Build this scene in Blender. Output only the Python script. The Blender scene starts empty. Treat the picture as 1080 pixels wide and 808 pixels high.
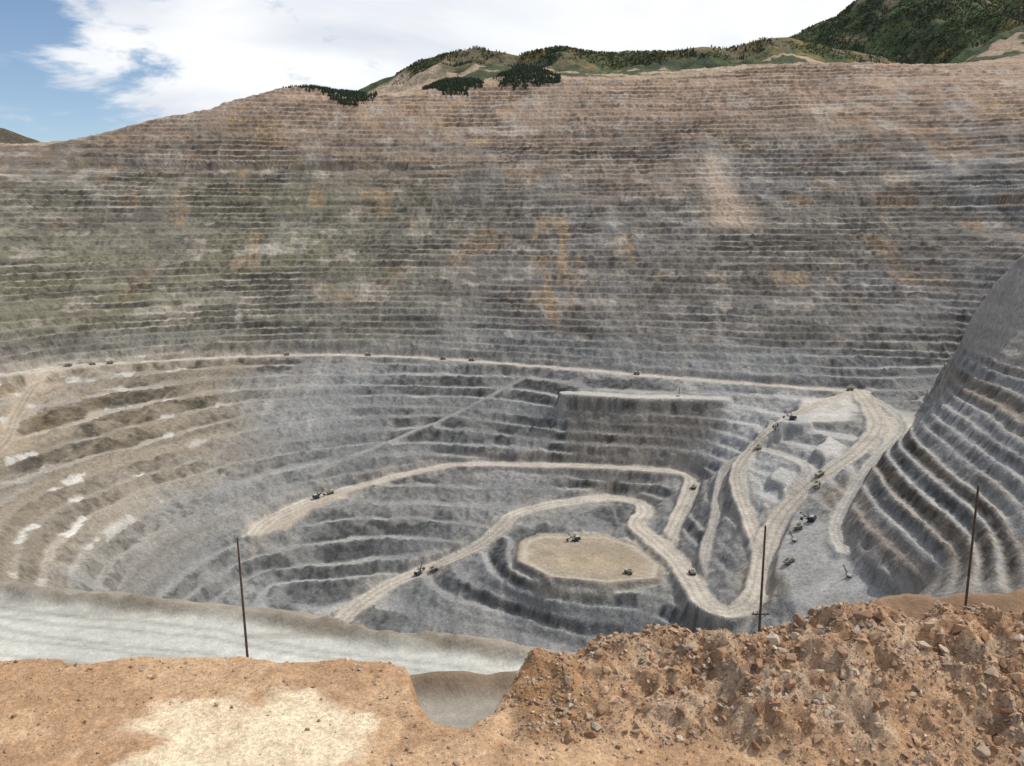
import bpy, bmesh, math, random, time
import numpy as np
from mathutils import Vector, Matrix, Euler
random.seed(4); np.random.seed(4)
T0=time.time()
scn=bpy.context.scene
# ------------------------------------------------------------------ survey
R1=[[-1450,1500,-330],[-1400,1900,-360],[-1272,2135,-375],[-1229,2325,-385],[-1119,2420,-390],[-878,2577,-398],[-611,2647,-400],[-317,2621,-402],[55,2497,-408],[415,2347,-415],[761,2218,-422],[885,2189,-424]]
R2=[[885,2189,-424],[850,2024,-431],[802,1867,-440],[719,1758,-465],[644,1707,-495],[577,1672,-530],[515,1617,-570],[459,1510,-605],[414,1402,-630],[367,1374,-643],[336,1415,-650],[333,1520,-655],[324,1640,-657],[299,1743,-656],[276,1834,-653],[304,1911,-651],[296,1977,-650],[227,2006,-650],[112,1976,-652],[11,1915,-657],[-24,1870,-675],[-83,1826,-705],[-185,1793,-740],[-261,1740,-755],[-311,1677,-768],[-342,1617,-780]]
R3=[[-561,1807,-665],[-547,1885,-660],[-475,1994,-650],[-332,2098,-635],[-206,2155,-620],[-122,2165,-610],[48,2121,-600],[233,2075,-592],[369,2050,-592],[428,2020,-600],[409,1931,-612],[363,1823,-632],[339,1767,-645],[310,1691,-657]]
R4=[[-1119,2420,-390],[-1231,2278,-395],[-1159,2007,-430],[-1074,1776,-460],[-1060,1500,-500]]
R5=[[885,2189,-424],[735,2070,-436],[600,1954,-465],[547,1916,-500],[493,1840,-530],[476,1753,-555],[466,1603,-585],[459,1510,-605]]
R6=[[96,2500,-410],[-53,2401,-474],[-182,2338,-527],[-413,2165,-590],[-491,2076,-610]]
R7=[[547,1916,-500],[600,1830,-500],[610,1740,-502],[560,1690,-530]]
R8=[[547,1916,-500],[470,1880,-548],[427,1747,-595],[385,1640,-625],[350,1530,-650]]
R9=[[885,2189,-424],[893,2010,-434],[850,1850,-441],[765,1735,-456],[690,1645,-476],[622,1560,-515],[580,1490,-540],[560,1400,-547]]
LEDGE=[[150,2256,-440],[294,2213,-441],[420,2205,-442],[534,2190,-443]]
OVAL=[[20,1763,-668],[13,1653,-668],[73,1575,-669],[179,1548,-669],[280,1567,-668],[300,1640,-667],[263,1744,-667],[206,1800,-667],[62,1806,-667]]
LOW=[[-75,1624,-750],[36,1541,-750],[103,1469,-770],[205,1458,-755],[323,1383,-690],[385,1378,-665]]
TOE=[[990,2100,-438],[971,1938,-436],[850,1814,-440],[663,1634,-480],[574,1479,-540],[536,1332,-552],[563,1167,-560]]
LTOE=[[-561,1807,-665],[-532,1744,-720],[-424,1663,-768]]
LTOE2=[[-532,1744,-720],[-590,1500,-720],[-520,1250,-690]]
BLK=[[640,1951,-440],[576,1986,-468],[550,1959,-530],[484,1861,-590]]
PADA=[[545,1544,-545],[484,1437,-590],[470,1330,-595],[441,1308,-610]]
PADA2=[[560,1540,-545],[530,1420,-562],[502,1316,-575]]
PADB=[[852,1938,-437],[940,1934,-436],[860,1830,-441],[797,1736,-445],[783,1772,-442]]
PADC=[[725,2144,-432],[840,2134,-430],[767,1913,-440],[661,1913,-440]]
FLOOR=[[-250,1560,-790],[-150,1470,-795],[0,1400,-790]]
NTOE=[[-400,1230,-715],[-200,1230,-745],[0,1230,-745],[200,1230,-700],[420,1180,-610]]
N3=[[-650,1000,-520],[-300,950,-530],[0,950,-545],[300,950,-505],[500,900,-480]]
N2=[[-800,700,-400],[-350,600,-340],[0,600,-345],[350,600,-335],[600,600,-340]]
N1=[[-500,330,-185],[-300,310,-175],[0,300,-175],[300,310,-175],[500,330,-180]]
LW=[[-1250,1300,-300],[-1100,900,-260],[-900,600,-220]]
BRK=[[893,1490,-255],[860,1300,-250],[850,1100,-240],[800,850,-200]]
SIL=[[985,1700,-36],[978,1800,-144],[987,1950,-306],[990,2100,-438]]
W1=[[990,2100,-438],[1150,2250,-400],[1300,2300,-380]]
T1=[[-1500,500,-30],[-1900,1100,0],[-2050,1700,0],[-1950,2300,0],[-1600,2800,0],[-1100,3080,0],[-600,3180,0],[0,3120,0],[700,3000,0],[1250,2950,0],[1600,2820,0],[1700,2600,0],[1500,2250,0],[1200,1900,0],[1050,1680,0],[1180,1400,0],[1250,1000,0],[1100,600,0],[900,300,-10]]
RIM=[[-2400,1000,140],[-2500,1800,200],[-2350,2700,240],[-1900,3280,283],[-1680,3350,289],[-1484,3450,363],[-1261,3550,435],[-1027,3650,505],[-886,3700,534],[-604,3750,519],[-356,3800,534],[160,3850,578],[718,3850,608],[1155,3850,650],[1613,3800,650],[2096,3750,630],[2500,3500,600],[2600,2900,500]]
TERR_Z=-60.0
edge_x=[-2700,-400,-86,-68,-43,-29,-12.5,2.7,14,35,59,80,400,2700]
edge_y=[142,142,138,133,128,123,119,114.5,112,114,126,128,140,142]
# ------------------------------------------------------------------ noise
_tabs={}
def vnoise(x,y,seed):
    if seed not in _tabs: _tabs[seed]=np.random.RandomState(seed).rand(256,256).astype(np.float32)
    T=_tabs[seed]
    xf=np.floor(x); yf=np.floor(y); fx=(x-xf).astype(np.float32); fy=(y-yf).astype(np.float32)
    xi=xf.astype(np.int64)&255; yi=yf.astype(np.int64)&255
    x1=(xi+1)&255; y1=(yi+1)&255
    fx=fx*fx*(3-2*fx); fy=fy*fy*(3-2*fy)
    return (T[yi,xi]*(1-fx)+T[yi,x1]*fx)*(1-fy)+(T[y1,xi]*(1-fx)+T[y1,x1]*fx)*fy
def fbm(x,y,seed,o=4,g=.5):
    a=1.;s=0.;r=0.
    for i in range(o):
        r=r+a*vnoise(x*2**i+17.3*i,y*2**i+5.1*i,seed+i); s+=a; a*=g
    return r/s
def ss(a,b,x):
    t=np.clip((x-a)/(b-a),0,1); return t*t*(3-2*t)
def lin(a,b,x): return np.clip((x-a)/(b-a),0,1)
def catmull(pts,n=6):
    p=np.array(pts,float); q=np.vstack([2*p[0]-p[1],p,2*p[-1]-p[-2]]); out=[]
    for i in range(1,len(q)-2):
        for t in np.linspace(0,1,n,endpoint=False):
            a,b,c,d=q[i-1],q[i],q[i+1],q[i+2]
            out.append(.5*((2*b)+(c-a)*t+(2*a-5*b+4*c-d)*t*t+(3*b-a-3*c+d)*t**3))
    out.append(p[-1]); return np.array(out)
# ------------------------------------------------------------------ outer land (hills beyond the pit)
RID=[ # D, xs, zs, slope
 (4700,[-1500,-1100,-758,-600,-480,-330,-194,-60,24,150,292,500,777,972,1120,1261,1406,1800,2600],[380,560,690,750,810,850,880,865,845,872,880,856,862,885,878,922,932,850,700],.42),
 (6000,[600,1200,1733,1850,1976,2100,2215,2424,2700,3312,4200,8000],[500,800,1160,1205,1270,1310,1410,1500,1550,1560,1400,1300],.36),
 (5000,[-9000,-3300,-2832,-2572,-2200,-1700],[500,600,525,431,330,250],.4)]
def outer(x,y):
    base=np.interp(x,[-2700,-1500,-500,800,2700],[230,370,470,560,560])
    f=ss(300,2300,y); r=-6.5+(base+6.5)*f
    g=fbm(x/420,y/420,44,5)
    rdg=np.abs(fbm(x/170,y/170,49,4)-.5)
    for D,xs,zs,k in RID:
        d=y-D
        dd=np.abs(d); h=np.interp(x,xs,zs)-k*np.maximum(dd-30,0)
        h=h-np.abs(g-.5)*np.clip(dd*.75,0,420)+(g-.5)*30*ss(0,200,dd)-rdg*np.clip(20+dd*.5,0,130)
        h=h+(fbm(x/60,y/60,47,3)-.5)*16
        r=np.maximum(r,h)
    return r
def near(x,y):
    """ground between the overlook and the first terrace"""
    ye=np.interp(x,edge_x,edge_y)+(fbm(x/9,x*0+3,60,3)-.5)*3
    lip=12.3+(fbm(x/3,x*0,61,3)-.5)*1.
    z=np.where(y<lip,-6.5,-6.5-.95*(y-lip))
    z=z+(fbm(x/6,y/6,62,4)-.5)*2.2*ss(lip+1,lip+12,y)
    t=TERR_Z+(fbm(x/14,y/14,63,4)-.5)*.7
    yb=105.5+1.5*np.sin(x/19.)
    t=t+2.3*np.exp(-((y-yb)/1.6)**2)*ss(-38,-16,x)*(.7+.6*fbm(x/3,y/3,64,3))
    t=t+1.7*np.exp(-((y-(ye-2))/1.5)**2)*(.5+fbm(x/2.5,y/2.5,65,3))
    t=t+3.4*np.exp(-((y-(ye-3))/3.5)**2)*ss(40,58,x)*ss(130,95,x)
    z=np.maximum(z,t)
    b=TERR_Z-.8*(y-ye)+(fbm(x/8,y/8,66,4)-.5)*3
    z=np.where(y>ye,np.minimum(z,b+1.7),z)
    return z
# ------------------------------------------------------------------ base surface by relaxation
X0,X1,Y0,Y1=-2700.,2700.,150.,4400.
lines=[catmull(l) for l in (R1,R2,R3,R4,R5,R6,LEDGE,T1,RIM)]
lines+=[np.array(l,float) for l in (R8,LOW,TOE,LTOE,LTOE2,BLK,PADA,PADA2,PADB,PADC,FLOOR,NTOE,N3,N2,N1,LW,BRK,SIL,W1)]
lines.append(np.array(OVAL+[OVAL[0]],float))
bx=np.arange(X0,X1+1,20.); by=np.arange(Y0,Y1+1,20.)
lines.append(np.stack([bx,bx*0+Y0,near(bx,bx*0+Y0)],1))
lines.append(np.stack([bx,bx*0+Y1,outer(bx,bx*0+Y1)],1))
for xx in (X0,X1): lines.append(np.stack([by*0+xx,by,outer(by*0+xx,by)],1))
def dens(l,st):
    o=[]
    for a,b in zip(l[:-1],l[1:]):
        n=max(1,int(np.hypot(*(b-a)[:2])/st)); t=np.arange(n)[:,None]/n
        o.append(a+(b-a)*t)
    o.append(l[-1:]); return np.vstack(o)
cp=np.vstack([dens(l,4.) for l in lines])
z=None
for st,it in ((100,300),(50,300),(25,350),(12.5,350)):
    gx=np.arange(X0,X1+.1,st); gy=np.arange(Y0,Y1+.1,st)
    nx,ny=len(gx),len(gy)
    s=np.zeros(nx*ny);c=np.zeros(nx*ny)
    i=np.clip(np.rint((cp[:,0]-X0)/st).astype(int),0,nx-1); j=np.clip(np.rint((cp[:,1]-Y0)/st).astype(int),0,ny-1)
    np.add.at(s,j*nx+i,cp[:,2]); np.add.at(c,j*nx+i,1)
    m=(c>0).reshape(ny,nx); val=np.where(c>0,s/np.maximum(c,1),0).reshape(ny,nx)
    if z is None: z=np.zeros((ny,nx))
    else:
        fx=np.clip((gx-X0)/pst,0,z.shape[1]-1.001); fy=np.clip((gy-Y0)/pst,0,z.shape[0]-1.001)
        a=fx.astype(int);b=fy.astype(int);tx=(fx-a)[None];ty=(fy-b)[:,None]
        z=(z[b][:,a]*(1-tx)+z[b][:,a+1]*tx)*(1-ty)+(z[b+1][:,a]*(1-tx)+z[b+1][:,a+1]*tx)*ty
    z=np.where(m,val,z)
    for k in range(it):
        p=np.pad(z,1,mode='edge')
        z=np.where(m,val,.25*(p[:-2,1:-1]+p[2:,1:-1]+p[1:-1,:-2]+p[1:-1,2:]))
    pst=st
for k in range(3):
    p=np.pad(z,1,mode='edge'); z2=.5*z+.125*(p[:-2,1:-1]+p[2:,1:-1]+p[1:-1,:-2]+p[1:-1,2:])
    z2[0]=z[0];z2[-1]=z[-1];z2[:,0]=z[:,0];z2[:,-1]=z[:,-1]; z=z2
base=z
def sample(A,x,y,st=12.5):
    fx=np.clip((x-X0)/st,0,A.shape[1]-1.001); fy=np.clip((y-Y0)/st,0,A.shape[0]-1.001)
    a=fx.astype(int);b=fy.astype(int);tx=fx-a;ty=fy-b
    return (A[b,a]*(1-tx)+A[b,a+1]*tx)*(1-ty)+(A[b+1,a]*(1-tx)+A[b+1,a+1]*tx)*ty
xs=np.concatenate([np.arange(-2700,-1500,9),np.arange(-1500,1300,3.5),np.arange(1300,2701,6.5)])
ys=np.concatenate([np.arange(150,1250,12),np.arange(1250,2700,3.2),np.arange(2700,3900,3.4),np.arange(3900,4400,10),[4400]])
GX,GY=np.meshgrid(xs,ys)
s=sample(base,GX,GY)
edgef=ss(0,60,GY-150)*ss(0,120,4400-GY)*ss(0,150,2700-np.abs(GX))
n1=fbm(GX/330,GY/330,1,4)-.5; n2=fbm(GX/75,GY/75,7,4)-.5
rimy=np.interp(GX,[p[0] for p in RIM[2:16]],[p[1] for p in RIM[2:16]])
upper=ss(-400,-330,s)
beyond=ss(-15,25,GY-rimy+n2*50)
rw0=ss(520,640,GX)*ss(2200,2050,GY)
s=s+edgef*(n1*(26+24*upper)+n2*(11+6*upper-3*rw0))*(1-beyond*.5)
for kx,ky,kr,kh in ((-240,3880,120,40),(60,3915,140,58),(-760,3770,190,16)):
    s=s+kh*np.exp(-((GX-kx)/kr)**2-((GY-ky)/(kr*.6))**2)
wb=ss(-200,-600,GX)*upper
def flat(v,a,b,k):
    return np.where(v<a,v,np.where(v>b,v,a+(b-a)*ss(0,1,np.clip((v-a-(b-a)*k)/((b-a)*(1-k)),0,1))))
s=np.where(wb>.5,flat(s,190,235,.55),s)
s=np.where((GX>-2000)&(upper>.5),flat(s,62,84,.5),s)
sw=s+(14-3*upper)*(vnoise(s/47,s*0+.5,5)-.5)+9*(vnoise(s/23+GX/700,GX/380+GY/900,6)-.5)
q=np.where(sw>-400,sw/18.,-400/18.+(sw+400)/22.)
Bq=np.where(sw>-400,18.,22.)
fl=np.floor(q); fr=q-fl
F0=.30+.26*(vnoise(fl*.37+GX/150,GY/150,8)-.5)+.05*rw0
frise=lin(F0,.93,fr); frise=.85*frise+.15*ss(0,1,frise)
ter=s+Bq*((.05*fr+.95*frise)-fr)
wn=fbm(GX/190,s/260+GY/500,13,4)
chn=np.abs(fbm(GX/210+s/900,s/1100+GY/2500,15,4)-.5)
chute=ss(.018,.0,chn)*ss(.45,.58,fbm(GX/300,s/150,16,3))
fans=np.exp(-((GX-736-14*n1)/np.interp(s,[-20,60,200,270],[95,80,35,15]))**2)*ss(-40,10,s)*ss(290,230,s)
orst=np.exp(-((GX-165-120*n2-.12*s)/55)**2)*ss(-330,-250,s)*ss(60,0,s)
bshelf=vnoise(fl*3.7,GX/300+GY/520,17)
lowm=1-upper
wash=np.maximum(ss(.56,.69,wn)*.75,ss(.66-.12*lowm,.78-.10*lowm,bshelf)*.85)
# rubble spilled over the benches in patches
scr=ss(.54,.64,fbm(GX/95,GY/95,18,4))*lowm
wash=np.maximum(wash,scr*.72)
wash=np.maximum(wash,np.maximum(chute*.7,fans*.85))*(1-.5*rw0)
wash=np.maximum(wash,.93*ss(-255,-225,s)*ss(800,880,GX)*ss(2350,2150,GY))
wash=np.maximum(wash,beyond)
flank=ss(460,520,GX)*ss(860,780,GX)*ss(1620,1700,GY)*ss(2250,2100,GY)
wash=np.maximum(wash,flank*.3)
wash=np.maximum(wash,1-edgef)
onf=ss(F0,F0+.1,fr)
rough=(fbm(GX/24,GY/24,21,4)-.5)
gul=fbm(GX/9,GY/12,22,3)-.5
h=ter*(1-wash)+(s+(fbm(GX/24,GY/70,23,4)-.5)*9)*wash+(rough*(3+9*onf)+gul*(1.+7*onf))*edgef
# ------------------------------------------------------------------ colours
def mix(a,b,t): return a+(np.asarray(b,dtype=np.float32)-a)*np.asarray(t)[...,None]
col=np.empty(GX.shape+(3,),np.float32); col[:]=(.190,.192,.191)
e1=fbm(GX/420,s/120+GY/900,31,4); e2=fbm(GX/150,s/40,35,4); e3=fbm(GX/260+9,s/9,39,3); e4=fbm(GX/28,s/90+GY/200,43,3); e5=fbm(GX/260+3,s/200,45,5)
col=mix(col,(.185,.166,.143),ss(-380,-200,s+120*(e1-.5))*.95)
col=mix(col,(.262,.202,.156),ss(60,330,s+420*(e1-.5))*.95)
col=mix(col,(.345,.252,.188),ss(330,540,s+260*(e2-.5))*.85)
col=mix(col,(.165,.153,.106),ss(.46,.62,e1)*ss(-100,-900,GX+500*(e2-.5))*ss(320,120,s)*ss(-420,-330,s)*.85)
col=mix(col,(.172,.162,.120),ss(200,-500,GX+600*(e5-.5))*ss(220,60,s)*ss(-420,-330,s)*.6)
col=mix(col,(.178,.174,.174),ss(.47,.58,e5)*ss(-350,-200,s)*.65*ss(420,150,s)*ss(-300,300,GX+500*(e1-.5)))
col=mix(col,(.31,.215,.13),ss(.60,.72,fbm(GX/90+4,s/80,51,4))*ss(-330,-150,s)*.5)
col=mix(col,(.37,.33,.285),ss(.60,.70,fbm(GX/70+1,s/30,55,4))*.55*upper)
col=mix(col,(.10,.09,.082),ss(.54,.64,fbm(GX/140+7,s/20,59,4))*.55*upper*ss(450,250,s))
col=mix(col,(.31,.28,.245),chute*.3)
col=mix(col,(.42,.33,.255),fans*.85)
col=mix(col,(.33,.225,.13),orst*.7*ss(.4,.6,e4))
col=mix(col,(.40,.35,.30),ss(1150,1250,GX)*ss(1500,1400,GX)*ss(80,120,s)*ss(260,200,s)*ss(.45,.6,e2)*.7)
col=mix(col,(.38,.33,.27),ss(-1500,-1350,GX)*ss(-1000,-1150,GX)*ss(60,90,s)*ss(170,130,s)*ss(.45,.6,e2)*.7)
lw=ss(-520,-900,GX+260*(e2-.5))*(1-upper)
col=mix(col,(.240,.202,.152),lw*.9)
col=mix(col,(.31,.235,.15),lw*ss(.5,.65,e1)*.6)
col=mix(col,(.50,.48,.44),ss(-700,-850,GX)*(1-upper)*ss(.62,.66,fbm(GX/38,GY/60,57,3))*.85*ss(.5,.3,fr))
col=mix(col,(.245,.238,.225),scr*.6*(1-lw))
rw=ss(480,620,GX)*ss(2200,2050,GY)
col=mix(col,(.31,.30,.285),rw*.9)
col=mix(col,(.28,.225,.165),rw*(1-flank)*ss(.5,.62,fbm(GX/90,s/25,58,4))*.6)
col=mix(col,(.36,.325,.285),ss(820,900,GX)*ss(2300,2150,GY)*ss(-270,-220,s)*.95)
col=mix(col,(.40,.395,.385),flank*.85)
col=mix(col,(.36,.29,.19),ss(380,430,GX)*ss(520,440,GX)*ss(1330,1400,GY)*ss(1560,1450,GY)*.6)
col=mix(col,(.135,.12,.105),ss(120,180,GX)*ss(560,500,GX)*ss(2235,2215,GY)*ss(2050,2110,GY)*.75)
fan=ss(.56,.70,fbm(GX/30,s/300+.3,61,4))*ss(.5,.6,wn)
col=mix(col,(.32,.31,.29),fan*.4*(1-rw)*(1-.6*upper))
col=mix(col,(.34,.255,.185),beyond)
col=mix(col,(.06,.075,.04),beyond*ss(.44,.54,fbm(GX/90,GY/90,71,4))*ss(3900,4150,GY+200*(e2-.5))*(1-ss(-250,-400,GX)*ss(-900,-700,GX)))
col*=(.72+.56*e3)[...,None]
col*=(.90+.20*e4)[...,None]
col*=(.80+.40*e5)[...,None]
bn=fbm(GX/45,GY/45,81,3)
bb=fbm(GX/260,s/90,83,3)
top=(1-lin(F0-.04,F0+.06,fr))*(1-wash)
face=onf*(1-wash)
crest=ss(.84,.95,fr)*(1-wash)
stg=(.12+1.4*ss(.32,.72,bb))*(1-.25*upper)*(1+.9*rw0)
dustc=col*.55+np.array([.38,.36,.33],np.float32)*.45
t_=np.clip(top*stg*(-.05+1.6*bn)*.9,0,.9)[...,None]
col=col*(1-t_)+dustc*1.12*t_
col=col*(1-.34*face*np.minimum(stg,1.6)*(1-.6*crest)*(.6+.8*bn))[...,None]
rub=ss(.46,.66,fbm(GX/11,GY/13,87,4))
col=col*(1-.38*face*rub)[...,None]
col*=(.88+.24*np.random.RandomState(3).rand(*GX.shape).astype(np.float32))[...,None]
# ------------------------------------------------------------------ roads & pads
def near_line(l,reach):
    l=np.asarray(l); D=np.full(GX.shape,1e6,np.float32); Z=np.zeros(GX.shape,np.float32)
    for a,b in zip(l[:-1],l[1:]):
        i0,i1=np.searchsorted(xs,[min(a[0],b[0])-reach,max(a[0],b[0])+reach]); j0,j1=np.searchsorted(ys,[min(a[1],b[1])-reach,max(a[1],b[1])+reach])
        if i1<=i0 or j1<=j0: continue
        x=GX[j0:j1,i0:i1];y=GY[j0:j1,i0:i1]; d=b-a; L=max(d[0]**2+d[1]**2,1e-6)
        t=np.clip(((x-a[0])*d[0]+(y-a[1])*d[1])/L,0,1)
        dd=np.hypot(x-a[0]-t*d[0],y-a[1]-t*d[1]); zz=a[2]+t*d[2]
        sub=D[j0:j1,i0:i1]; mk=dd<sub
        sub[mk]=dd[mk]; Z[j0:j1,i0:i1][mk]=zz[mk]
    return D,Z
ROADC=(.44,.395,.335)
def road(l,w,c=ROADC,blend=12,berm=2.4,tracks=True,smooth=True,alpha=1.,spill=.5):
    global h,col
    if smooth: l=catmull(l,8)
    D,Z=near_line(np.asarray(l,float),w+blend+40)
    wv=w*(.6+.8*bn)+7*rough
    k=1-ss(0,blend,D-wv/2)
    h=h*(1-k)+(Z+(bn-.5)*1.2)*k
    h=h+berm*np.exp(-((D-wv/2)/2.8)**2)*ss(.25,.45,fbm(GX/40,GY/40,92,2))
    sp=(1-ss(0,42,D-wv/2))*spill*ss(.35,.65,fbm(GX/18,GY/18,97,3))*alpha
    col=mix(col,np.array(c)*.9,sp)
    ck=(1-ss(-4,6,D-wv/2))*alpha
    cc=np.empty(GX.shape+(3,),np.float32); cc[:]=c
    cc*=(.76+.48*fbm(GX/30,GY/30,91,4))[...,None]
    if tracks: cc*=(1-.25*np.exp(-((D-w*.2)/2.6)**2))[...,None]
    col=col*(1-ck[...,None])+cc*ck[...,None]
def pad(poly,c,blend=14,alpha=1.,zoff=0,flatten=True,grow=0):
    global h,col
    P=np.array(poly,float)
    D,_=near_line(np.vstack([P,P[:1]]),80)
    ins=np.zeros(GX.shape,bool); n=len(P)
    for a in range(n):
        x1,y1=P[a][:2];x2,y2=P[(a+1)%n][:2]
        if y1==y2: continue
        cnd=((GY>=min(y1,y2))&(GY<max(y1,y2)))&(GX<(GY-y1)*(x2-x1)/(y2-y1)+x1)
        ins^=cnd
    sd=np.where(ins,-D,D)+(bn-.5)*24+14*rough-grow
    if flatten:
        A=np.c_[P[:,0],P[:,1],np.ones(n)]; co=np.linalg.lstsq(A,P[:,2],rcond=None)[0]
        Z=co[0]*GX+co[1]*GY+co[2]+zoff
        k=1-ss(-2,blend,sd); h=h*(1-k)+(Z+(bn-.5)*1.0)*k
    k=(1-ss(-7,8,sd))*alpha
    cc=np.empty(GX.shape+(3,),np.float32); cc[:]=c
    cc*=(.70+.60*fbm(GX/34,GY/34,95,5))[...,None]
    col=col*(1-k[...,None])+cc*k[...,None]
pad([[560,1560,-545],[500,1590,-560],[470,1440,-592],[450,1300,-606],[560,1180,-562],[545,1330,-553],[572,1470,-541]],(.36,.35,.335),blend=30)
pad(PADC,(.44,.415,.38),blend=16)
pad(PADB,(.46,.42,.35),blend=14,grow=8)
pad([[600,1965,-441],[610,1915,-443],[670,1905,-440],[690,1950,-438],[650,1990,-439]],(.43,.42,.405),blend=16)
pad([[640,1790,-470],[650,1740,-478],[700,1790,-462],[690,1850,-456]],(.44,.42,.39),blend=14)
pad([[540,1740,-520],[560,1700,-525],[590,1740,-510],[570,1790,-508]],(.42,.41,.39),blend=12)
pad([[-575,1800,-665],[-560,1890,-660],[-485,2000,-651],[-420,2040,-644],[-400,2010,-644],[-470,1930,-652],[-500,1830,-662]],(.40,.345,.28),blend=14)
road(LEDGE,44,(.42,.40,.365),tracks=False)
road(R6,13,(.31,.30,.28),blend=10,berm=1,spill=.2)
road(R4,26,(.38,.32,.25))
road(R9,20,(.42,.395,.35))
road(R7,20,(.43,.40,.36))
road(R8,16,(.41,.38,.34))
road(R5,26)
road(R3,34)
road(R1,32,blend=18)
pad(OVAL,(.31,.26,.195),blend=10)
oc=np.array(OVAL+[OVAL[0]],float); D,_=near_line(oc,60)
h=h+3.*np.exp(-((D-2)/3.5)**2)
k=np.exp(-((D-12)/6)**2)*.6; col=mix(col,(.45,.41,.35),k)
pad([[90,1690,-668],[90,1640,-668],[180,1600,-668],[240,1640,-668],[200,1700,-668]],(.36,.29,.205),flatten=False,alpha=.7)
road(R2,40)
h=h+(fbm(GX/9,GY/9,99,3)-.5)*1.6*edgef
h[0]=sample(base,GX[0],GY[0])
# ------------------------------------------------------------------ mesh helpers
def grid_mesh(name,X,Y,Z,col,mat,keep=None):
    ny,nx=X.shape; idx=np.arange(nx*ny).reshape(ny,nx)
    Q=np.stack([idx[:-1,:-1],idx[:-1,1:],idx[1:,1:],idx[1:,:-1]],-1)
    Q=(Q[keep] if keep is not None else Q).reshape(-1,4)
    me=bpy.data.meshes.new(name); n=len(Q)
    me.vertices.add(nx*ny); me.vertices.foreach_set('co',np.stack([X,Y,Z],-1).astype(np.float32).ravel())
    me.loops.add(n*4); me.loops.foreach_set('vertex_index',Q.astype(np.int32).ravel())
    me.polygons.add(n); me.polygons.foreach_set('loop_start',np.arange(0,4*n,4,dtype=np.int32))
    me.update(calc_edges=True)
    at=me.color_attributes.new('Col','FLOAT_COLOR','POINT')
    at.data.foreach_set('color',np.concatenate([np.clip(col,.01,.8),np.ones(X.shape+(1,))],-1).astype(np.float32).ravel())
    me.materials.append(mat)
    ob=bpy.data.objects.new(name,me); scn.collection.objects.link(ob)
    return ob
def earth(name,scales,amp,bs,bd,rough=.95):
    m=bpy.data.materials.new(name); m.use_nodes=True; nt=m.node_tree; N=nt.nodes; L=nt.links
    b=N['Principled BSDF']; b.inputs['Roughness'].default_value=rough; b.inputs['Specular IOR Level'].default_value=.12
    at=N.new('ShaderNodeAttribute'); at.attribute_name='Col'
    tc=N.new('ShaderNodeTexCoord'); prev=at.outputs['Color']; ns=[]
    for sc,am in zip(scales,amp):
        n=N.new('ShaderNodeTexNoise'); n.inputs['Scale'].default_value=sc; n.inputs['Detail'].default_value=5; n.inputs['Roughness'].default_value=.65
        L.new(tc.outputs['Object'],n.inputs['Vector']); ns.append(n)
        mr=N.new('ShaderNodeMapRange'); mr.inputs['From Min'].default_value=.3; mr.inputs['From Max'].default_value=.7; mr.inputs['To Min'].default_value=1-am; mr.inputs['To Max'].default_value=1+am
        L.new(n.outputs['Fac'],mr.inputs['Value'])
        v=N.new('ShaderNodeVectorMath'); v.operation='SCALE'; L.new(prev,v.inputs[0]); L.new(mr.outputs['Result'],v.inputs['Scale']); prev=v.outputs[0]
    L.new(prev,b.inputs['Base Color'])
    bp=N.new('ShaderNodeBump'); bp.inputs['Strength'].default_value=bs; bp.inputs['Distance'].default_value=bd
    L.new(ns[0].outputs['Fac'],bp.inputs['Height']); L.new(bp.outputs['Normal'],b.inputs['Normal'])
    return m
m_pit=earth('mine_rock',(.12,.4),(.20,.26),.7,4.)
m_near=earth('terrace_earth',(.5,3.),(.16,.14),.6,.5)
m_fg=earth('gravel_earth',(16.,60.),(.30,.34),1.,.035)
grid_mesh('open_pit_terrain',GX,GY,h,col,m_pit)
def H(x,y):
    i=np.clip(np.searchsorted(xs,x)-1,0,len(xs)-2); j=np.clip(np.searchsorted(ys,y)-1,0,len(ys)-2)
    tx=(x-xs[i])/(xs[i+1]-xs[i]); ty=(y-ys[j])/(ys[j+1]-ys[j])
    return (h[j,i]*(1-tx)+h[j,i+1]*tx)*(1-ty)+(h[j+1,i]*(1-tx)+h[j+1,i+1]*tx)*ty
# ------------------------------------------------------------------ outer land
ox=np.concatenate([np.arange(-14000,-2700,400),np.arange(-2700,5000,26),np.arange(5000,14001,400)])
ox=np.unique(np.append(ox,[2700.,-2700.])); oy=np.unique(np.concatenate([np.arange(-6000,150,600),np.arange(150,4400,170),np.arange(4400,6600,24),np.arange(6600,16000,500)]))
oy=np.unique(np.append(oy,[-300.,150.,4400.]))
OX,OY=np.meshgrid(ox,oy); OZ=outer(OX,OY)
cx=.5*(OX[:-1,:-1]+OX[1:,1:]); cy=.5*(OY[:-1,:-1]+OY[1:,1:])
keep=~((np.abs(cx)<2700)&(cy>-300)&(cy<4400))
oc=np.empty(OX.shape+(3,),np.float32); oc[:]=(.125,.105,.064)
f1=fbm(OX/260,OY/260,101,5); f2=fbm(OX/80,OY/80,107,4); f3=fbm(OX/500,OY/300,111,3)
oc=mix(oc,(.062,.085,.040),ss(.38,.48,f1)*.92)
oc=mix(oc,(.035,.05,.032),ss(.46,.53,f2)*ss(.34,.48,f3)*.85)
oc=mix(oc,(.20,.145,.055),ss(.55,.62,f2)*ss(.56,.46,f3)*.6)
oc=mix(oc,(.36,.28,.21),ss(4600,4540,OY+150*(f2-.5))*ss(-300,-420,OX+150*(f2-.5))*ss(-1500,-900,OX)*.9)
oc=mix(oc,(.085,.07,.055),ss(-1500,-2200,OX)*.85)
grid_mesh('hills',OX,OY,OZ,oc,earth('hill_scrub',(.02,.08),(.35,.3),.8,16.),keep)
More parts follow.
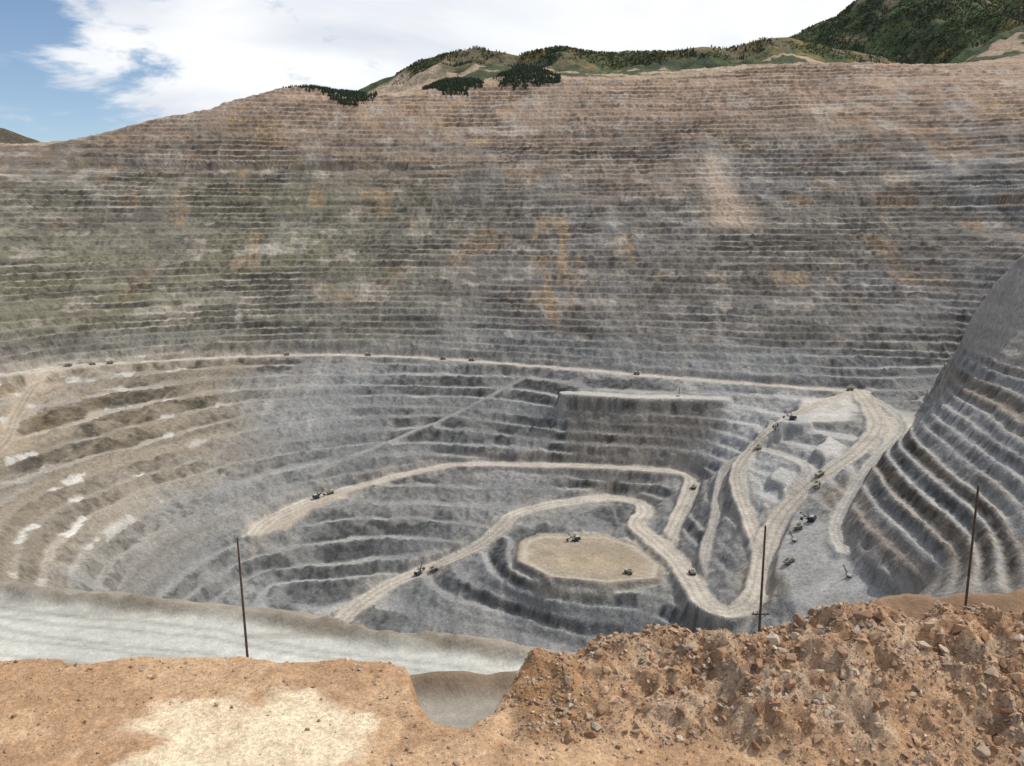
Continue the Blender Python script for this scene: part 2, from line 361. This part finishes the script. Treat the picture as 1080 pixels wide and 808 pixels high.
# ------------------------------------------------------------------ near land
nxs=np.unique(np.concatenate([-np.geomspace(90,2700,34),np.arange(-90,-12,.8),np.arange(-12,12.01,.8),[12.],np.arange(12,110,.8),np.geomspace(110,2700,34)]))
nys=np.unique(np.concatenate([np.arange(-300,4,16),[4.],np.arange(6,24,1.),[24.],np.arange(24,80,1.2),np.arange(80,150,.6),[150.]]))
NX,NY=np.meshgrid(nxs,nys); NZ=near(NX,NY)
cx=.5*(NX[:-1,:-1]+NX[1:,1:]); cy=.5*(NY[:-1,:-1]+NY[1:,1:])
keep=~((np.abs(cx)<12)&(cy>4)&(cy<24))
nc=np.empty(NX.shape+(3,),np.float32); nc[:]=(.33,.235,.155)
g1=fbm(NX/12,NY/12,121,4); g2=fbm(NX/30,NY/4,125,4)
onT=ss(-57.5,-59,NZ)
nc=mix(nc,(.27,.245,.205),onT)
pale=ss(105,108.5,NY+4*(g1-.5))*onT*ss(40,18,NX)
pale=np.maximum(pale,onT*ss(-12,-30,NX))
nc=mix(nc,(.47,.465,.42),pale)
nc=mix(nc,(.33,.32,.28),pale*ss(.48,.62,g2)*.75)
yee=np.interp(NX,edge_x,edge_y)
for o in (-7,-9.3,-13,-15.4,-20,-22.3,-27,-29.3):
    nc=nc*(1-.27*np.exp(-((NY-yee-o-2.4*(fbm(NX/30,NX*0+o,128,2)-.5))/.5)**2)*pale)[...,None]
ybm=105.5+1.5*np.sin(NX/19.)
nc=mix(nc,(.20,.15,.105),np.exp(-((NY-ybm)/2.2)**2)*ss(-38,-16,NX))
nc=mix(nc,(.22,.185,.14),ss(-4.2,-2.4,NY-yee)*.8)
nc=mix(nc,(.25,.165,.105),ss(-9,-5,NY-yee)*ss(45,58,NX))
nc*=(.78+.44*g1)[...,None]
grid_mesh('terrace_ground',NX,NY,NZ,nc,m_near,keep)
# ------------------------------------------------------------------ foreground
fx=np.arange(-12,12.001,.04); fy=np.unique(np.concatenate([np.arange(4,8,.12),np.arange(8,13.5,.033),np.arange(13.5,24.01,.15),[24.]]))
FX,FY=np.meshgrid(fx,fy)
CX=[-.9,-.5,0,.27,1.,2.15,3.0,3.7,4.5,5.2,5.7,6.3,7.3,9,12]; CZ=[-6.6,-6.6,-6.5,-6.24,-6.20,-6.08,-5.90,-5.75,-5.58,-5.58,-5.75,-5.66,-5.72,-5.66,-6.4]
def fg(x,y):
    nz=.35+.6*ss(-2.6,-1.6,x)
    lip=np.interp(x,[-12,-1.95,-1.6,-1.35,-1.,-.55,-.28,.0,.3,12],[12.2,12.2,11.9,11.2,10.6,10.45,10.7,11.4,12.0,12.2])+(fbm(x/.8,y/1.5,131,5)-.5)*nz
    z=-6.5+(fbm(x/1.6,y/1.6,135,4)-.5)*.14
    z=z+.07*np.exp(-((y-lip+.35)/.35)**2)*(fbm(x/.5,y/.5,137,3)*1.6)*ss(-5,-3,x)
    cz=np.interp(x,CX,CZ)-(-6.5)
    cy0=11.5+.3*np.sin(x*1.3)
    toe_y=9.75-.5*ss(2,5,x)+.5*(fbm(x/.9,x*0,139,3)-.5)
    prof=np.where(y<cy0,ss(0,1,(y-toe_y)/(cy0-toe_y))**.8,1-1.0*ss(0,1,(y-cy0)/1.8))
    edge=ss(-.55,.25,x+.55*(fbm(y/.5,x/.5,141,4)-.5)+.25*(y-10.6))
    r1=1-2*np.abs(fbm(x/.55,y/.55,143,4)-.5)
    lump=(r1-.75)*.46+(fbm(x/1.4,y/1.4,145,3)-.5)*.46+(fbm(x/.16,y/.16,147,3)-.5)*.15
    mo=(cz*prof+.06*ss(0,.2,prof)+lump*ss(0,.4,prof)*(.55+.45*ss(.5,2.5,x)))*edge
    z=z+np.maximum(mo,-.03)
    z=z-np.maximum(y-lip,0)*1.15
    return z,mo
FZ,MO=fg(FX,FY)
bl=ss(10.5,12,np.abs(FX)); bl=np.maximum(bl,ss(20,24,FY)); bl=np.maximum(bl,ss(5.5,4,FY))
FZ=FZ+(fbm(FX/.11,FY/.11,151,3)-.5)*.04*(1+2.2*ss(.02,.2,MO))
tb=near(FX,FY)
FZ=FZ*(1-bl)+tb*bl
fc=np.empty(FX.shape+(3,),np.float32); fc[:]=(.46,.305,.185)
k1=fbm(FX/.8,FY/.8,161,5); k2=fbm(FX/.15,FY/.15,165,3); k3=fbm(FX/.3,FY/.3,169,4); k4=fbm(FX/.07,FY/.07,173,2)
fc=mix(fc,(.34,.205,.115),ss(.42,.6,k1)*.7)
fc=mix(fc,(.36,.225,.135),ss(.03,.3,MO)*.75)
fc=mix(fc,(.21,.12,.07),ss(.03,.2,MO)*ss(.48,.60,k3)*.65)
fc=mix(fc,(.46,.35,.25),ss(.5,.65,fbm(FX/.5,FY/.5,167,4))*ss(.03,.3,MO)*.6)
bank=ss(1.6,.3,FX)*ss(-1.,-.4,FX)*ss(.03,.12,MO)
fc=mix(fc,(.27,.15,.07),bank*.8)
dd=np.hypot((FX+3.35)/1.75,(FY-10.15)/1.25)+ (fbm(FX/.7,FY/.5,171,5)-.5)*1.3
fc=mix(fc,(.66,.54,.38),ss(1.05,.66,dd)*ss(.05,.0,MO)*(.7+.3*ss(.3,.5,k3)))
fc=mix(fc,(.24,.155,.10),ss(12.3,13.2,FY)*.5)
fc*=(.70+.42*k2+.18*k4)[...,None]
grid_mesh('foreground_ground',FX,FY,FZ,fc,m_fg)
def FH(x,y):
    i=np.clip(np.searchsorted(fx,x)-1,0,len(fx)-2); j=np.clip(np.searchsorted(fy,y)-1,0,len(fy)-2)
    tx=(x-fx[i])/(fx[i+1]-fx[i]); ty=(y-fy[j])/(fy[j+1]-fy[j])
    return (FZ[j,i]*(1-tx)+FZ[j,i+1]*tx)*(1-ty)+(FZ[j+1,i]*(1-tx)+FZ[j+1,i+1]*tx)*ty
# ------------------------------------------------------------------ rocks
def hull(n,seed,sq=(1,.8,.6)):
    r=random.Random(seed); bm=bmesh.new()
    for i in range(n):
        v=Vector((r.gauss(0,1),r.gauss(0,1),r.gauss(0,1))).normalized()*r.uniform(.7,1)
        bm.verts.new((v.x*sq[0],v.y*sq[1],v.z*sq[2]))
    o=bmesh.ops.convex_hull(bm,input=bm.verts)
    bmesh.ops.delete(bm,geom=[g for g in o['geom_interior'] if isinstance(g,bmesh.types.BMVert)],context='VERTS')
    bmesh.ops.triangulate(bm,faces=bm.faces)
    bm.verts.index_update(); V=np.array([v.co[:] for v in bm.verts]); F=np.array([[v.index for v in f.verts] for f in bm.faces]); bm.free(); return V,F
HV=[hull(random.randint(10,18),i,(1,random.uniform(.55,.95),random.uniform(.4,.75))) for i in range(24)]
def merge(name,items,mat,flatn=True):
    Vs=[];Fs=[];Cs=[];o=0
    for V,F,M,p,c in items:
        Vs.append(V@M.T+p); Fs.append(F+o); Cs.append(np.repeat([[*c,1.]],len(V),0)); o+=len(V)
    V=np.vstack(Vs);F=np.vstack(Fs);Cc=np.vstack(Cs)
    me=bpy.data.meshes.new(name); me.vertices.add(len(V)); me.vertices.foreach_set('co',V.astype(np.float32).ravel())
    me.loops.add(len(F)*3); me.loops.foreach_set('vertex_index',F.astype(np.int32).ravel()); me.polygons.add(len(F)); me.polygons.foreach_set('loop_start',np.arange(0,3*len(F),3,dtype=np.int32))
    me.update(calc_edges=True)
    at=me.color_attributes.new('Col','FLOAT_COLOR','POINT'); at.data.foreach_set('color',Cc.astype(np.float32).ravel())
    if flatn: me.shade_flat()
    me.materials.append(mat); ob=bpy.data.objects.new(name,me); scn.collection.objects.link(ob); return ob
def rotm(a=.8): return np.array(Euler((random.uniform(-a,a),random.uniform(-a,a),random.uniform(0,6.28))).to_matrix())
items=[]
pal=[(.38,.25,.16),(.42,.30,.20),(.33,.205,.125),(.45,.36,.27),(.27,.175,.12),(.36,.28,.21),(.47,.38,.29),(.34,.20,.115),(.40,.265,.165),(.37,.24,.15)]
def addrock(x,y,r,sink=.3):
    V,F=random.choice(HV); c=random.choice(pal); b=random.uniform(.7,1.1)
    items.append((V,F,rotm()*r,np.array([x,y,float(FH(x,y))+r*(.42-sink)]),[q*b for q in c]))
n=42000
rx=np.random.uniform(-.6,9.5,n); ry=np.random.uniform(9.1,12.6,n); mo=fg(rx,ry)[1]; dn=fbm(rx/.6,ry/.6,181,3)
for x,y,m_,d_ in zip(rx,ry,mo,dn):
    if m_<.04 or random.random()>.3+2.*max(0,d_-.38): continue
    r=min(.0085/(random.random()**.66+.04),.13)
    if x<.6: r=min(r,.05)
    addrock(x,y,r)
for i in range(20000):
    x=random.uniform(-9,9.5); y=random.uniform(8.3,12.4)
    w=.5+.5*float(ss(-2.5,0,np.array(x)))
    if random.random()>w: continue
    if ((x+3.35)/1.75)**2+((y-10.15)/1.25)**2<1 and random.random()<.82: continue
    r=min(.0055/(random.random()**.7+.045),.06); addrock(x,y,r)
for x,y,r in [(4.85,11.3,.18),(4.3,11.35,.13),(1.2,10.6,.13),(2.4,10.9,.14),(3.3,10.8,.15),(5.6,11.0,.15),(6.2,11.3,.18),(3.9,10.2,.13),(-1.3,9.9,.06),(6.6,10.5,.16),(2.9,11.2,.14),(5.1,11.3,.15),(3.6,11.2,.14)]:
    addrock(x,y,r,.12)
merge('rubble_rocks',items,earth('rubble_stone',(9.,40.),(.25,.25),.6,.015))
# ------------------------------------------------------------------ forest
def tree_var(seed):
    r=random.Random(seed); V=[];F=[]
    for t in range(3):
        zb=.12+.27*t; zt=zb+.42; rad=.30-.08*t; o=len(V); n=6
        for k in range(n):
            a=6.283*k/n+r.uniform(-.3,.3); q=rad*r.uniform(.7,1.2); V.append((q*math.cos(a),q*math.sin(a),zb+r.uniform(-.05,.05)))
        V.append((r.uniform(-.03,.03),r.uniform(-.03,.03),zt))
        for k in range(n): F.append((o+k,o+(k+1)%n,o+n))
    o=len(V)
    for k in range(3): V.append((.03*math.cos(2.1*k),.03*math.sin(2.1*k),-.1))
    V.append((0,0,.8))
    for k in range(3): F.append((o+k,o+(k+1)%3,o+3))
    return np.array(V),np.array(F)
def clump_var(seed):
    r=random.Random(seed); Vs=[];Fs=[];o=0
    for k in range(4):
        V,F=hull(9,seed*7+k,(1,1,.85)); V=V*r.uniform(.22,.36)+np.array([r.uniform(-.3,.3),r.uniform(-.3,.3),r.uniform(.3,.65)]); Vs.append(V);Fs.append(F+o);o+=len(V)
    return np.vstack(Vs),np.vstack(Fs)
TV=[tree_var(i) for i in range(6)]; CV=[clump_var(i) for i in range(6)]
def plant(n,xr,yr,dens,hf,var,size,cols):
    out=[]; X=np.random.uniform(*xr,n); Y=np.random.uniform(*yr,n); Dn=dens(X,Y); Zz=hf(X,Y); R=np.random.rand(n)
    for x,y,d,zz,r in zip(X,Y,Dn,Zz,R):
        if r>d: continue
        V,F=random.choice(var); a=random.uniform(0,6.28); q=random.uniform(*size); c,s_=math.cos(a)*q,math.sin(a)*q
        M=np.array([[c,-s_,0],[s_,c,0],[0,0,q]]); cc=random.choice(cols); b=random.uniform(.7,1.25)
        out.append((V,F,M,np.array([x,y,zz-.04*q]),[w*b for w in cc]))
    return out
mf=earth('foliage',(.3,1.2),(.25,.2),.3,.5,.9)
pc=[(.035,.052,.03),(.045,.06,.034),(.03,.042,.028)]
sc_=[(.07,.09,.04),(.085,.105,.045),(.15,.12,.05),(.20,.14,.05),(.06,.078,.038),(.06,.085,.038)]
fo=lambda x,y: ss(.43,.50,fbm(x/80,y/80,107,4))*ss(.32,.44,fbm(x/500,y/300,111,3))
it=plant(14000,(-600,3700),(4500,4900),fo,outer,TV,(8,14),pc)
it+=plant(14000,(1500,4200),(5000,6150),fo,outer,TV,(9,17),pc)
def grove(cx_,cy_,rx,ry,n):
    return plant(n,(cx_-rx,cx_+rx),(cy_-ry,cy_+ry),lambda x,y:ss(1.,.6,np.hypot((x-cx_)/rx,(y-cy_)/ry)+(fbm(x/40,y/40,7,3)-.5)*1.1),H,TV,(9,16),pc)
it+=grove(-760,3760,200,80,3000)+grove(-250,3850,130,70,2400)+grove(60,3885,150,90,3000)
merge('pine_forest',it,mf)
it=plant(20000,(-600,3700),(4520,4950),lambda x,y:ss(.34,.45,fbm(x/260,y/260,101,5))*.85,outer,CV,(7,13),sc_)
it+=plant(20000,(1500,4400),(5000,6200),lambda x,y:ss(.34,.45,fbm(x/260,y/260,101,5))*.85,outer,CV,(8,15),sc_)
merge('oak_scrub',it,mf)
# ------------------------------------------------------------------ machines
def mat(name,c,r=.6,noise=.15,sc=2.):
    m=bpy.data.materials.new(name); m.use_nodes=True; N=m.node_tree.nodes; L=m.node_tree.links; b=N['Principled BSDF']; b.inputs['Roughness'].default_value=r
    n=N.new('ShaderNodeTexNoise'); n.inputs['Scale'].default_value=sc; n.inputs['Detail'].default_value=6
    tc=N.new('ShaderNodeTexCoord'); L.new(tc.outputs['Object'],n.inputs['Vector'])
    cr=N.new('ShaderNodeValToRGB'); cr.color_ramp.elements[0].position=.3; cr.color_ramp.elements[1].position=.7
    cr.color_ramp.elements[0].color=(*[q*(1-noise*2) for q in c],1); cr.color_ramp.elements[1].color=(*[min(1,q*(1+noise)) for q in c],1)
    L.new(n.outputs['Fac'],cr.inputs['Fac']); L.new(cr.outputs['Color'],b.inputs['Base Color']); return m
M_y=mat('machine_dusty_yellow_paint',(.34,.31,.23)); M_k=mat('tyre_rubber',(.025,.025,.025),.9); M_g=mat('machine_dark_steel',(.05,.05,.055),.6); M_w=mat('machine_white_paint',(.5,.49,.47)); M_gl=mat('cab_glass',(.03,.04,.05),.15); M_wood=mat('pole_timber',(.085,.055,.04),.9,.25,3.); M_ins=mat('insulator_ceramic',(.25,.2,.17),.3)
MATS=[M_y,M_k,M_g,M_w,M_gl,M_wood,M_ins]
class MB:
    def __init__(s): s.bm=bmesh.new()
    def _m(s,vs,m):
        for f in {f for v in vs for f in v.link_faces}: f.material_index=m
    def box(s,c,d,m,rot=None,taper=None):
        v=bmesh.ops.create_cube(s.bm,size=1)['verts']
        for q in v:
            k=1 if not taper or q.co.z<0 else taper
            q.co=Vector((q.co.x*d[0]*k,q.co.y*d[1]*k,q.co.z*d[2]))
        if rot: bmesh.ops.rotate(s.bm,verts=v,cent=(0,0,0),matrix=Matrix.Rotation(rot[0],3,rot[1]))
        bmesh.ops.translate(s.bm,verts=v,vec=c); s._m(v,m)
    def cyl(s,a,b,r1,r2,m,n=10):
        a,b=Vector(a),Vector(b); d=b-a
        v=bmesh.ops.create_cone(s.bm,cap_ends=True,segments=n,radius1=r1,radius2=r2,depth=d.length)['verts']
        bmesh.ops.rotate(s.bm,verts=v,cent=(0,0,0),matrix=d.to_track_quat('Z','Y').to_matrix()); bmesh.ops.translate(s.bm,verts=v,vec=(a+b)/2); s._m(v,m)
    def prism(s,prof,y0,y1,m):
        a=[s.bm.verts.new((x,y0,z)) for x,z in prof]; b=[s.bm.verts.new((x,y1,z)) for x,z in prof]; n=len(prof)
        fs=[s.bm.faces.new(a),s.bm.faces.new(b[::-1])]+[s.bm.faces.new((a[i],b[i],b[(i+1)%n],a[(i+1)%n])) for i in range(n)]
        for f in fs: f.material_index=m
    def done(s,name):
        bmesh.ops.recalc_face_normals(s.bm,faces=s.bm.faces)
        me=bpy.data.meshes.new(name); s.bm.to_mesh(me); s.bm.free()
        for m in MATS: me.materials.append(m)
        me.shade_flat(); return me
t=MB()
for y in (-3.6,3.6):
    t.cyl((4.3,y-.7,1.9),(4.3,y+.7,1.9),1.9,1.9,1,16); t.cyl((4.3,y-.75,1.9),(4.3,y+.75,1.9),.8,.8,3,10)
for y in (-3.5,-2.,2.,3.5):
    t.cyl((-3.2,y-.65,1.9),(-3.2,y+.65,1.9),1.9,1.9,1,16)
    t.cyl((-3.2,y-.7,1.9),(-3.2,y+.7,1.9),.8,.8,3,10)
t.box((.5,0,2.4),(11,2.4,1.),2); t.box((5.6,0,3.),(1.2,6.6,2.2),3); t.box((4.7,0,4.3),(3.4,8,.3),0)
t.box((4.6,2.4,5.4),(2.1,2.,1.9),3); t.box((4.65,2.4,5.7),(2.15,2.05,.8),4); t.box((4.6,-2.6,5.),(1.8,1.6,1.1),0)
t.prism([(-6.6,3.6),(-5.8,6.),(2.9,6.6),(6.6,7.),(6.6,7.35),(2.6,7.0),(-6.4,6.6),(-7.,4.)],-4.,4.,0)
t.prism([(-6.6,3.5),(2.2,3.1),(3.0,6.7),(2.6,6.7),(-6.3,6.3)],-3.8,3.8,0)
for k in range(5):
    for y in (-4.05,4.05): t.box((-5+1.7*k,y,5.1),(.25,.25,2.6),2)
t.box((-1.8,0,6.75),(8.,6.4,1.),2,taper=.6)
for y in (-2.9,2.9): t.cyl((6.3,y,1.6),(6.3,y,3.2),.08,.08,2,6)
haul=t.done('haul_truck')
t=MB()
for y in (-3.4,3.4):
    t.prism([(-5.,.5),(-4.3,0),(4.3,0),(5.,.5),(5.,1.6),(4.3,2.1),(-4.3,2.1),(-5.,1.6)],y-1.1,y+1.1,2)
t.cyl((0,0,1.8),(0,0,3.),2.8,2.8,2,16); t.box((-2.5,0,5.6),(11,8,5.),2); t.box((-3.5,0,8.5),(7,5,1.),3)
t.box((4.2,3.,6.5),(2.4,2.4,3.4),3); t.box((4.25,3.,7.2),(2.45,2.45,1.2),4); t.box((-8.3,0,4.6),(1.2,8.4,3.4),2)
for y in (-1.3,1.3):
    t.cyl((3,y,3.6),(13,0,15),.6,.45,2,8); t.cyl((-1,y,8),(1.5,y,13.5),.25,.25,2,6); t.cyl((1.5,y,13.5),(4,y,5),.25,.25,2,6); t.cyl((1.5,y,13.5),(13,0,15),.1,.1,2,6)
t.cyl((13,-.5,15),(13,.5,15),1.1,1.1,2,14); t.box((9.5,0,7.2),(10,1.2,.9),2,rot=(.35,'Y'))
t.prism([(13.,2.5),(16.,2.),(17.,5.4),(13.6,6.2)],-2.,2.,2); t.cyl((13,0,15),(15,0,6),.08,.08,2,6)
shov=t.done('mining_shovel')
t=MB()
for y in (-2.2,2.2): t.prism([(-4.,.4),(-3.4,0),(3.4,0),(4.,.4),(4.,1.2),(3.4,1.6),(-3.4,1.6),(-4,1.2)],y-.6,y+.6,2)
t.box((-.6,0,3.1),(10,4.4,2.6),3); t.box((3.6,1.4,5.),(2,1.8,2.),0); t.box((3.65,1.4,5.3),(2.05,1.85,.8),4)
for a,b in ((3.6,-1.4),(5.,-1.4),(3.6,-.2),(5.,-.2)): t.cyl((a,b,1.),(a,b,19),.2,.2,2,6)
for k in range(9): t.cyl((3.6,-1.4,2+2*k),(5.,-1.4,3.8+2*k),.1,.1,2,5); t.cyl((3.6,-.2,3.8+2*k),(5.,-.2,2+2*k),.1,.1,2,5)
t.box((4.3,-.8,19.2),(1.8,1.6,.6),2); t.cyl((-3,-.8,4.3),(3.7,-.8,12),.16,.16,2,6)
drill=t.done('drill_rig')
def put(me,name,x,y,ang,sc=1.3):
    ob=bpy.data.objects.new(name,me); scn.collection.objects.link(ob)
    d=4.*sc; ca,sa=math.cos(ang),math.sin(ang)
    f=float(H(x+ca*d,y+sa*d));b=float(H(x-ca*d,y-sa*d)); l=float(H(x-sa*d,y+ca*d)); r=float(H(x+sa*d,y-ca*d))
    up=Vector((-(f-b)/(2*d)*ca+(l-r)/(2*d)*sa,-(f-b)/(2*d)*sa-(l-r)/(2*d)*ca,1)).normalized()
    fw=Vector((ca,sa,0)); fw=(fw-up*fw.dot(up)).normalized(); lf=up.cross(fw)
    M=Matrix((fw,lf,up)).transposed().to_4x4(); M.translation=Vector((x,y,(f+b+l+r+float(H(x,y)))/5-.1))
    ob.matrix_world=M@Matrix.Scale(sc,4)
def on(l,t,off=0):
    p=catmull(l,8); i=t*(len(p)-1); k=min(int(i),len(p)-2); f=i-k; q=p[k]*(1-f)+p[k+1]*f; d=p[k+1]-p[k]; a=math.atan2(d[1],d[0])
    return q[0]-math.sin(a)*off,q[1]+math.cos(a)*off,a
for L_,t_,o in ((R1,.295,6),(R1,.335,-6),(R1,.36,6),(R1,.52,5),(R1,.60,6),(R1,.665,-5),(R1,.685,6),(R1,.80,5),(R1,.985,6),(R2,.17,-7),(R3,.75,6)):
    x,y,a=on(L_,t_,o); put(haul,'haul_truck',x,y,a+(math.pi if o>0 else 0))
for x,y,a in ((484,1437,.4),(226,1595,2.6),(609,1672,-2.2),(557,1908,1.2),(342,1563,1.6),(-168,1780,.4),(530,1535,2.9),(605,1935,3.3),(-440,2030,.7)):
    put(haul,'haul_truck',x,y,a)
for x,y,a in ((555,1545,2.4),(637,1938,2.8),(135,1769,3.4),(-200,1775,1.),(-466,2005,.6)): put(shov,'mining_shovel',x,y,a,1.2)
for x,y,a in ((431,2220,1.),(544,1325,2.),(512,1500,2.)): put(drill,'drill_rig',x,y,a,1.1)
# ------------------------------------------------------------------ poles
def pole(x,y,zb,zt,lean,arms=(),r=.2):
    t=MB(); Hh=zt-zb
    t.cyl((0,0,-2),(lean[0],lean[1],Hh),r,r*.6,5,10)
    for az in arms:
        c=Vector((lean[0]*az,lean[1]*az,Hh*az))
        t.box(c+Vector((0,-.22,0)),(2.3,.14,.16),5)
        for k in (-1,-.45,.45,1): t.cyl(c+Vector((k,-.22,.08)),c+Vector((k,-.22,.42)),.09,.05,6,8)
        t.cyl(c+Vector((-.8,-.2,0)),c+Vector((0,-.18,-.8)),.03,.03,2,6); t.cyl(c+Vector((.8,-.2,0)),c+Vector((0,-.18,-.8)),.03,.03,2,6)
    t.cyl((lean[0],lean[1],Hh),(lean[0],lean[1],Hh+.25),.05,.03,6,6)
    me=t.done('utility_pole'); ob=bpy.data.objects.new('utility_pole',me); ob.location=(x,y,zb); scn.collection.objects.link(ob)
pole(-34.2,105,-59.6,-39.2,(-.55,0))
pole(32.8,108,-59.6,-38.7,(.1,0),(.42,),.22)
pole(44.2,80,-59.6,-24.6,(.25,0),(),.17)
# ------------------------------------------------------------------ light, sky, camera
el,az=math.radians(55),math.radians(68)
sd=bpy.data.lights.new('sun','SUN'); sd.energy=3.3; sd.angle=math.radians(.5); sd.color=(1,.96,.90)
so=bpy.data.objects.new('sun',sd); so.rotation_euler=(math.pi/2-el,0,math.pi-az); scn.collection.objects.link(so)
w=bpy.data.worlds.new("World"); scn.world=w; w.use_nodes=True; N=w.node_tree.nodes; L=w.node_tree.links
bg=N['Background']; bg.inputs['Strength'].default_value=.12
sky=N.new('ShaderNodeTexSky'); sky.sky_type='NISHITA'; sky.sun_disc=False; sky.sun_elevation=el; sky.sun_rotation=az; sky.altitude=2000; sky.dust_density=1.
tc=N.new('ShaderNodeTexCoord'); sp=N.new('ShaderNodeSeparateXYZ'); L.new(tc.outputs['Generated'],sp.inputs[0])
def M_(op,a,b=None,clamp=False):
    n=N.new('ShaderNodeMath'); n.operation=op; n.use_clamp=clamp
    for i,v in enumerate((a,b)):
        if v is None: continue
        if isinstance(v,(int,float)): n.inputs[i].default_value=v
        else: L.new(v,n.inputs[i])
    return n.outputs[0]
mp=N.new('ShaderNodeMapping'); mp.inputs['Scale'].default_value=(1,1,2.6); L.new(tc.outputs['Generated'],mp.inputs['Vector'])
def noise(sc,det,ro=.6,dis=0.):
    n=N.new('ShaderNodeTexNoise'); n.inputs['Scale'].default_value=sc; n.inputs['Detail'].default_value=det; n.inputs['Roughness'].default_value=ro; n.inputs['Distortion'].default_value=dis; L.new(mp.outputs[0],n.inputs['Vector']); return n.outputs['Fac']
nb=noise(6.5,9,.58,.3)
cov=M_('ADD',nb,M_('MULTIPLY',M_('MAXIMUM',M_('ADD',sp.outputs['X'],.45),-.08),.75))
cl=N.new('ShaderNodeMapRange'); cl.interpolation_type='SMOOTHSTEP'; cl.inputs['From Min'].default_value=.46; cl.inputs['From Max'].default_value=.59; L.new(cov,cl.inputs['Value'])
cr=N.new('ShaderNodeValToRGB'); e=cr.color_ramp.elements; e[0].position=.36; e[0].color=(4.9,5.4,6.4,1); e[1].position=.58; e[1].color=(8.6,8.7,8.8,1)
L.new(M_('ADD',noise(2.1,6,.5,.4),M_('MULTIPLY',sp.outputs['X'],.22)),cr.inputs['Fac'])
mx=N.new('ShaderNodeMix'); mx.data_type='RGBA'; L.new(cl.outputs[0],mx.inputs['Factor']); L.new(sky.outputs[0],mx.inputs[6]); L.new(cr.outputs[0],mx.inputs[7]); L.new(mx.outputs[2],bg.inputs['Color'])
cd=bpy.data.cameras.new('camera'); cd.sensor_width=36; cd.lens=36*920/1080; cd.clip_start=.1; cd.clip_end=40000
co=bpy.data.objects.new('camera',cd); co.rotation_euler=(math.radians(90-10.4),0,0); scn.collection.objects.link(co); scn.camera=co
scn.view_settings.view_transform='Standard'; scn.view_settings.look='None'; scn.view_settings.exposure=0
print("done",time.time()-T0)
